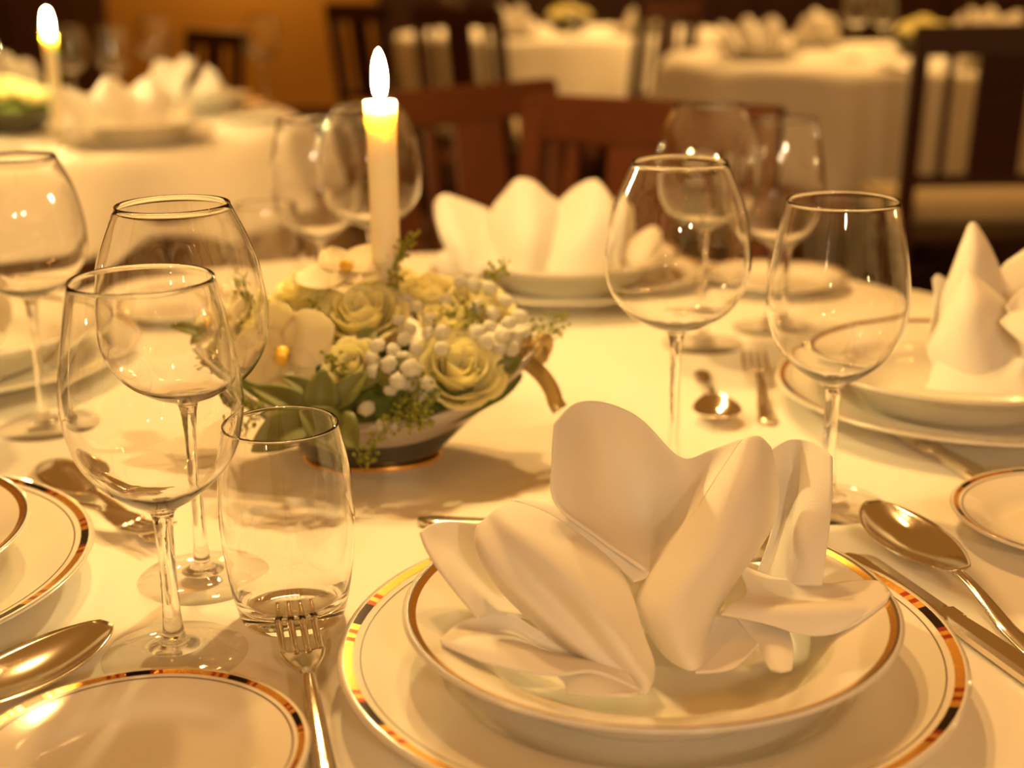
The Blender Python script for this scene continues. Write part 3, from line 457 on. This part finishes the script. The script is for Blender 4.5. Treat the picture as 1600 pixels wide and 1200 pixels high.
def lay(o, label, tip, back, scale=1.0, z=0.0008):
    a = math.atan2(tip[1] - back[1], tip[0] - back[0]); o.location = (tip[0], tip[1], TZ + z); o.rotation_euler = (0, 0, a); o.scale = (scale,) * 3; o['label'] = label; return o
lay(spoon(0.20, 0.112, 0.024), 'silver soup spoon lying bowl up, right of the front plate', (0.227, 0.824), (0.248, 0.715))
lay(knife(0.235, 0.085), 'silver table knife between the front charger and the spoon', (0.202, 0.760), (0.2305, 0.676))
lay(fork(0.20, 0.046), 'silver dinner fork between the bread plate and front charger', (-0.118, 0.680), (-0.094, 0.576))
lay(spoon(0.20, 0.112, 0.024), 'silver soup spoon at the bottom left edge, bowl tip above bread plate', (-0.215, 0.668), (-0.262, 0.588))
lay(spoon(0.185, 0.085, 0.021, True), 'dessert spoon lying bowl down behind the left charger', (-0.333, 0.938), (-0.272, 0.862))
lay(fork(0.155, 0.036), 'dessert fork beside the face-down spoon at left', (-0.212, 0.790), (-0.285, 0.842), 0.9)
ds = lay(spoon(0.18, 0.055, 0.019), 'dessert spoon with only its handle end showing left of the front napkin', (0.118, 0.800), (-0.063, 0.822))
lay(knife(0.128, 0.050), 'small silver knife between the right charger and right bread plate', (0.2845, 0.993), (0.318, 0.873))
lay(spoon(0.15, 0.052, 0.019), 'blurred dessert spoon seen between the right wine glasses', (0.157, 0.998), (0.162, 1.144))
lay(fork(0.16, 0.040), 'blurred dessert fork beside the small spoon near the right charger', (0.210, 1.165), (0.195, 1.012))

# ================================================================== flower arrangement with candle
BX, BY = -0.10, 0.949
arr = thing('flower_arrangement', 'arrangement of white roses and orchids in a boat-shaped bowl with ribbon', 'flowers', (BX, BY, TZ))
def boat():
    V, F = [], []; n = 72
    lev = [(0.0, .046, .029, 0.001), (0.10, .050, .032, .0), (0.50, .086, .049, 0), (.54, .090, .0505, 0), (0.75, .107, .0575, 0), (1.0, .122, .062, 0)]
    lev = [(t, a, b) for t, a, b, _ in lev]
    def rim(ang): return 0.046 + 0.036 * abs(math.cos(ang)) ** 3
    def ringv(t, a, b, ins=0.0):
        r = []
        for i in range(n):
            g = 2 * PI * i / n; c, s = math.cos(g), math.sin(g); z = 0.002 + (rim(g) - 0.002) * t
            e = 1 - 0.16 * abs(s) ** 1 * abs(c) * (t > .3)
            r.append(((a - ins) * c * e, (b - ins) * s * e, z + (ins if t == 0 else 0)))
        return r
    def loft(rs, close0=False):
        V = [v for r in rs for v in r]; F = []
        for j in range(len(rs) - 1):
            for i in range(n): F.append((j * n + i, j * n + (i + 1) % n, (j + 1) * n + (i + 1) % n, (j + 1) * n + i))
        if close0: F.append(tuple(range(n)))
        return V, F
    up = loft([ringv(*lev[2])] + [ringv(*l) for l in lev[3:]] + [ringv(*l, .004) for l in lev[:1:-1]])
    lo = loft([ringv(*l) for l in lev[:3]], True)
    b = link('bowl', mesh('bowl', *up), 'bowl_white', arr)
    o = link('bowl_base', mesh('bowl_base', *lo), 'bowl_dark', arr)
    f = tube([(.047 * math.cos(2 * PI * i / n), .030 * math.sin(2 * PI * i / n), .0018) for i in range(n + 1)], .0018, 8, False)
    link('foot_ring', mesh('foot_ring', *f), 'gold', arr)
    V, F = [], []
    for j in range(9):
        for i in range(36):
            g = 2 * PI * i / 36; q = 1 - j / 8
            z = rim(g) * .75 * q + (1 - q * q) * .072
            V.append((.108 * q * math.cos(g), .050 * q * math.sin(g), z + random.uniform(-.002, .002)))
    for j in range(8):
        for i in range(36): F.append((j * 36 + i, j * 36 + (i + 1) % 36, (j + 1) * 36 + (i + 1) % 36, (j + 1) * 36 + i))
    link('moss', mesh('moss', V, F), 'moss', arr)
boat()
def petal_mesh(rho, h, span, flare, curl):
    V, F = [], []; nu, nv = 8, 7
    for j in range(nv + 1):
        v = j / nv
        for i in range(nu + 1):
            u = -1 + 2 * i / nu; e = 1 - 0.30 * abs(u) ** 3; vv = v * e
            r = rho * (0.25 + 0.75 * min(1, vv * 1.6) ** .7) + flare * vv ** 3 + curl * max(0, vv - .8) * 2
            a = u * span * (0.55 + .45 * math.sin(PI * min(1, vv * .8 + .15)))
            z = h * vv - curl * max(0, vv - .82) ** 2 * 14 + .0012 * math.sin(5 * u + 7 * v) * v
            V.append((r * math.cos(a), r * math.sin(a), z))
    for j in range(nv):
        for i in range(nu): q = j * (nu + 1) + i; F.append((q, q + 1, q + nu + 2, q + nu + 1))
    me = mesh('petal', V, F); me.materials.append(MATS['rose_petal']); return me
# a rose of unit radius 0.03
PM = [petal_mesh(.006, .0295, 1.6, .000, .000), petal_mesh(.0095, .0305, 1.45, .001, .001), petal_mesh(.014, .030, 1.25, .0025, .002), petal_mesh(.0185, .0275, 1.15, .005, .0035), petal_mesh(.023, .0235, 1.05, .008, .005)]
corem = mesh('rose', *merge([tube(smoothprof([(0.0035 * math.cos(k * .9), .0035 * math.sin(k * .9), .004 * k) for k in range(7)], 3), [.005] * 16 + [.004, .003, .002], 8)])); corem.materials.append(MATS['rose_core'])
ROSE = link('rose', corem, None, arr)
for w_, (k, m_) in enumerate(((3, 0), (4, 1), (5, 2), (5, 3), (6, 4))):
    for i in range(k):
        o = link('petal', PM[m_], None, ROSE, (0, 0, .0008 * (4 - w_)), (random.uniform(-.05, .05), random.uniform(-.05, .1), 2 * PI * i / k + w_ * .7)); solid(o, .0005, 0)
def put(proto, loc, n, s, spin):
    c = proto if not proto.get('_used') else copy_tree(proto, arr); proto['_used'] = 1
    c.rotation_mode = 'QUATERNION'
    c.rotation_quaternion = Vector((0, 0, 1)).rotation_difference(Vector(n).normalized()) @ Matrix.Rotation(spin, 3, 'Z').to_quaternion()
    c.scale = (s,) * 3; c.location = loc; return c
for i, (p, r, n) in enumerate(ROSES):
    n = Vector(n).normalized(); put(ROSE, Vector(p) - n * (0.022 * r / .03), n, r / .03, i * 1.3)
def flat_petal(L_, W_, cup, ruffle):
    V, F = [], []; nu, nv = 8, 8
    for j in range(nv + 1):
        v = j / nv; wd = W_ * math.sin(PI * (v * .88 + .07)) ** .6
        for i in range(nu + 1):
            u = -1 + 2 * i / nu
            V.append((L_ * v * (1 - .06 * u * u), wd * u, cup * (v - .4) ** 2 * 2 + cup * .5 * u * u + ruffle * math.sin(u * 6 + v * 4) * v))
    for j in range(nv):
        for i in range(nu): q = j * (nu + 1) + i; F.append((q, q + 1, q + nu + 2, q + nu + 1))
    return mesh('petal', V, F)
fp1 = flat_petal(.040, .021, .004, .0008); fp2 = flat_petal(.036, .013, .005, .0005)
for m_ in (fp1, fp2): m_.materials.append(MATS['orchid_petal'])
lip = mesh('orchid', *merge([tube(smoothprof([(0, 0, .001), (0, -.003, .007), (0, -.008, .010), (0, -.013, .008)], 4), [.002, .003, .004, .0045, .005, .0045, .004, .004, .004, .0035, .003, .002, .001], 10)])); lip.materials.append(MATS['orchid_lip'])
ORC = link('orchid', lip, None, arr)
for a, m_ in ((0.12, fp1), (PI - .12, fp1), (PI / 2, fp2), (-PI / 4 - .35, fp2), (-3 * PI / 4 + .35, fp2)):
    o = link('petal', m_, None, ORC, (0, 0, .001 if m_ is fp1 else 0), (0, 0, a)); solid(o, .0005, 0)
for i, (p, r, n) in enumerate(ORCHIDS): put(ORC, p, n, r / .04, (0.0, .5, -.4)[i])
bm = bmesh.new(); bmesh.ops.create_icosphere(bm, subdivisions=3, radius=1.0)
for v in bm.verts: v.co *= 1 + 0.22 * noise.noise(v.co * 4.0) + 0.12 * noise.noise(v.co * 9.0); v.co.z *= .85
pm = bpy.data.meshes.new('pompom'); bm.to_mesh(pm); bm.free(); pm.materials.append(MATS['pompom']); pm.polygons.foreach_set('use_smooth', [True] * len(pm.polygons))
for p in POMPOMS:
    s = random.uniform(.0046, .0064); link('pompom_flower', pm, None, arr, p, (random.uniform(-1, 1), random.uniform(-1, 1), random.uniform(0, 6)), (s, s, s))
def leaf(a, b, wd):
    a, b = Vector(a), Vector(b); d = b - a; L_ = d.length; x = d.normalized(); s = x.cross(Vector((.1, -.75, .65))).normalized(); n = s.cross(x)
    V, F = [], []; nu, nv = 6, 12
    for j in range(nv + 1):
        v = j / nv; w_ = wd * .5 * (math.sin(PI * min(1, v * .97 + .02)) ** .75) * (1.25 - .5 * v)
        for i in range(nu + 1):
            u = -1 + 2 * i / nu
            V.append(a + x * L_ * v + s * w_ * u + n * (L_ * .10 * math.sin(PI * v) + w_ * .35 * abs(u)))
    for j in range(nv):
        for i in range(nu): q = j * (nu + 1) + i; F.append((q, q + 1, q + nu + 2, q + nu + 1))
    o = link('leaf', mesh('leaf', V, F), 'leaf', arr); solid(o, .0005, 0)
for a, b, wd in LEAVES: leaf(a, b, wd * 1.15)
bead = bmesh.new(); bmesh.ops.create_icosphere(bead, subdivisions=1, radius=1.0)
BV = [v.co.copy() for v in bead.verts]; BF = [tuple(v.index for v in f.verts) for f in bead.faces]; bead.free()
def sprig(pts):
    P = smoothprof(pts, 5); L_ = [tube(P, .0005, 5)]
    for i in range(2, len(P)):
        for k in range(3):
            c = Vector(P[i]) + Vector((random.uniform(-.007, .007), random.uniform(-.006, .006), random.uniform(-.005, .007))); s = random.uniform(.0009, .0019)
            L_.append(([v * s + c for v in BV], BF)); L_.append(tube([P[i], tuple(c)], .0003, 4))
    link('green_sprig', mesh('green_sprig', *merge(L_)), 'sprig', arr)
for s in SPRIGS: sprig(s)
# ribbon: a tail, two loops and a knot at the bowl's right tip
rb = None
def ribbon(pts, wd, parent):
    P = [Vector(p) for p in smoothprof(pts, 5)]; V, F = [], []
    for i, p in enumerate(P):
        t = (P[min(i + 1, len(P) - 1)] - P[max(i - 1, 0)]).normalized(); s = t.cross(Vector((.25, -1, .35))).normalized()
        V += [p - s * wd / 2, p + s * wd / 2]
    for i in range(len(P) - 1): F.append((2 * i, 2 * i + 1, 2 * i + 3, 2 * i + 2))
    o = link('ribbon_strip' if parent.name.startswith('ribbon') else 'ribbon', mesh('ribbon', V, F), 'ribbon', parent); return solid(o, .0004, 0)
rb = ribbon(RIBBON_TAIL, .0115, arr)
bt = Vector(BOWL_TIP)
for d in ((0.006, .004, .016), (-.010, -.002, .012)):
    lp = [bt + Vector((d[0] * .7 * math.sin(a) + d[0] * .4 * (1 - math.cos(a)), -.004 + d[1] * math.sin(a), d[2] * (1 - math.cos(a)) / 2 - .004)) for a in [2 * PI * k / 10 for k in range(11)]]
    ribbon([tuple(p) for p in lp], .008, rb)
# candle standing in the bowl
def candle(label, loc, h, r, fl):
    t = thing('candle', label, 'candle', loc)
    link('wax_body', lathe('wax_body', [(0.0005, 0), (r * .92, 0), (r * .92, h * .5), (r * .94, h - .03), (r * 1.02, h - .012), (r * 1.05, h - .002), (r * .97, h), (r * .7, h - .003), (0.0005, h - .005)], 40), 'wax', t)
    wk = tube([(0, 0, h - .006), (.0004, 0, h + .003), (-.0006, 0, h + .007)], .0007, 6); link('wick', mesh('wick', *wk), 'wick', t)
    P = [(0.0003, 0), (.0042, .003), (.0054, .009), (.0056, .014), (.0051, .021), (.0037, .028), (.0017, .033), (.0002, .035)]
    link('flame', lathe('flame', [(a * fl, h + .0015 + b * fl) for a, b in P], 12), 'flame', t)
cz = 0.055
candle('tall cream candle burning in the flower bowl', (BX + CANDLE[0][0], BY + CANDLE[0][1], TZ + cz), CANDLE[0][2] - cz, 0.0112, 0.98)
candle('blurred burning candle on the left background table', (-0.925, 2.9, TZ), 0.212, 0.012, 1.3)

# ================================================================== chairs
def chair(m='wood_dark'):
    t = thing('dining_chair', 'x', 'chair', (0, 0, 0))            # faces +y, back at -y, floor z = 0
    def bar(name, p, q, wx, wy, mm=m, par=t):
        P, Q = Vector(p), Vector(q); V = []
        for c in (P, Q): V += [c + Vector((sx * wx / 2, sy * wy / 2, 0)) for sx, sy in ((-1, -1), (1, -1), (1, 1), (-1, 1))]
        F = [(0, 1, 5, 4), (1, 2, 6, 5), (2, 3, 7, 6), (3, 0, 4, 7), (0, 3, 2, 1), (4, 5, 6, 7)]
        return link(name, mesh(name, V, F, False), mm, par)
    W = 0.205
    for s in (-1, 1):
        bar('rear_post', (s * W, -0.17, 0.0), (s * W, -0.19, 0.46), .036, .036); bar('upper_post', (s * W, -0.19, .46), (s * W, -.245, .93), .036, .030)
        bar('front_leg', (s * W, .21, 0), (s * W, .21, .43), .038, .038)
    link('top_rail', box('top_rail', -W - .018, W + .018, -.260, -.228, .862, .935, .006), m, t)
    link('lower_rail', box('lower_rail', -W, W, -.212, -.186, .545, .575, .004), m, t)
    bar('splat', (0, -.202, .57), (0, -.238, .87), .125, .014)
    for x in (-.130, .130): bar('slat', (x, -.202, .57), (x, -.238, .87), .018, .012)
    link('seat_frame', box('seat_frame', -.225, .225, -.20, .235, .40, .452, .006), m, t)
    c = link('seat_cushion', box('seat_cushion', -.222, .222, -.185, .232, .452, .495, .016), 'seat_fabric', t)
    link('seat_trim', box('seat_trim', -.226, .226, -.202, .237, .418, .450, .003), 'seat_trim', t)
    for s in (-1, 1): link('stretcher', box('stretcher', s * W - .010, s * W + .010, -.165, .2, .16, .19, .003), m, t)
    return t
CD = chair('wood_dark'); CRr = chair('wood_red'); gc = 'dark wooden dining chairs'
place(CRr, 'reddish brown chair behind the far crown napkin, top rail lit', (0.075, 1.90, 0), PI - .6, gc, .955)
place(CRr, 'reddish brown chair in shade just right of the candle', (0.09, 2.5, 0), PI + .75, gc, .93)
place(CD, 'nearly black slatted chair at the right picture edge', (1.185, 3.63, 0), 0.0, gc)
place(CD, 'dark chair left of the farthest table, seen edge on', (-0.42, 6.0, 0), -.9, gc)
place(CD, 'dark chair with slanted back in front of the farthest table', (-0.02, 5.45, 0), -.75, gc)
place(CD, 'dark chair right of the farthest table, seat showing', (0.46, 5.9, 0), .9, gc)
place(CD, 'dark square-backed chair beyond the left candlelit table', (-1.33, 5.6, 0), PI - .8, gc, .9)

# ================================================================== settings on the other tables
def setting(x, y, rz, lab, s=1.0, src=nf):
    s = 1.2 if y > 4 else 1.08
    place(CHARGER, 'white charger plate ' + lab, (x, y, TZ + .0005), rz, g1); place(SOUP, 'white soup plate ' + lab, (x, y, SZ), rz, g2)
    nap_copy('blurred folded cream napkin ' + lab, (x, y, SZ), rz, src, s)
setting(-0.74, 2.83, 0.4, 'nearest on the candlelit left table')
setting(-0.74, 3.42, -.9, 'at the right end of the candlelit left table')
setting(-1.33, 3.72, 2.2, 'behind the candle on the left table')
setting(0.88, 4.98, 0.2, 'leftmost on the table behind the dark right chair')
setting(1.18, 5.62, 1.6, 'second from left on the table behind the dark right chair')
setting(1.82, 5.60, 2.4, 'rightmost on the table behind the dark right chair')
setting(1.55, 4.52, 0.1, 'hidden partly by the dark right chair top rail')
setting(0.02, 6.68, 0.4, 'left end of the farthest table')
setting(0.62, 6.78, 2.0, 'right end of the farthest table')
for x, y, l in [(-0.98, 2.62, 'front left on the candlelit left table'), (-0.575, 3.20, 'at the right edge of the candlelit left table'), (1.22, 4.42, 'front edge of the table behind the dark right chair')]:
    place(BREAD, 'small bread plate ' + l, (x, y, TZ + .0005), 0, g3)
for i, (pr, x, y, l) in enumerate([(WB, -1.02, 2.75, 'front of the left candlelit table'), (WA, -0.98, 3.55, 'right of the left table candle'), (WB, -0.90, 3.66, 'farther right of the left table candle'), (WA, -1.10, 3.6, 'just right of the left table candle'),
        (WB, -0.62, 3.62, 'far right end of the left candlelit table'), (WB, 1.20, 4.95, 'middle of the table behind the dark right chair'), (WA, 1.40, 5.35, 'beside the flowers on the table behind the right chair'), (WB, -0.25, 6.75, 'left end of the farthest table'), (WA, 0.30, 6.62, 'front middle of the farthest table')]):
    place(pr, 'blurred wine glass ' + l, (x, y, TZ + .0002), 0, gg)
def posy(label, x, y, s):
    t = thing('flower_centrepiece', label, 'flowers', (x, y, TZ))
    link('bowl', lathe('bowl', smoothprof([(.001, .002), (.05, .002), (.075, .02), (.10, .05), (.097, .05), (.07, .022), (.001, .012)], 4), 32), 'bowl_dark', t)
    bm_ = link('moss', lathe('moss', [(.001, .085), (.05, .075), (.085, .055), (.095, .042)], 24), 'moss', t)
    for k in range(9):
        a = k * 2.4; q = .075 * math.sqrt(k / 9); n = Vector((math.cos(a) * q * 9, math.sin(a) * q * 9, 1)).normalized()
        c = copy_tree(ROSE, t); c.location = (q * math.cos(a), q * math.sin(a), .085 - q * .35); c.rotation_quaternion = Vector((0, 0, 1)).rotation_difference(n); c.scale = (1.05,) * 3
    t.scale = (s,) * 3
posy('blurred yellow-white flowers in a dark bowl on the left candlelit table', -1.06, 3.02, 1.0)
posy('blurred yellow flowers on the table behind the dark right chair', 1.48, 5.12, 1.15)
posy('blurred yellow-white flowers on the farthest table', 0.30, 7.1, 1.15)
for k in ('_used',):
    for o in bpy.data.objects:
        if k in o: del o[k]
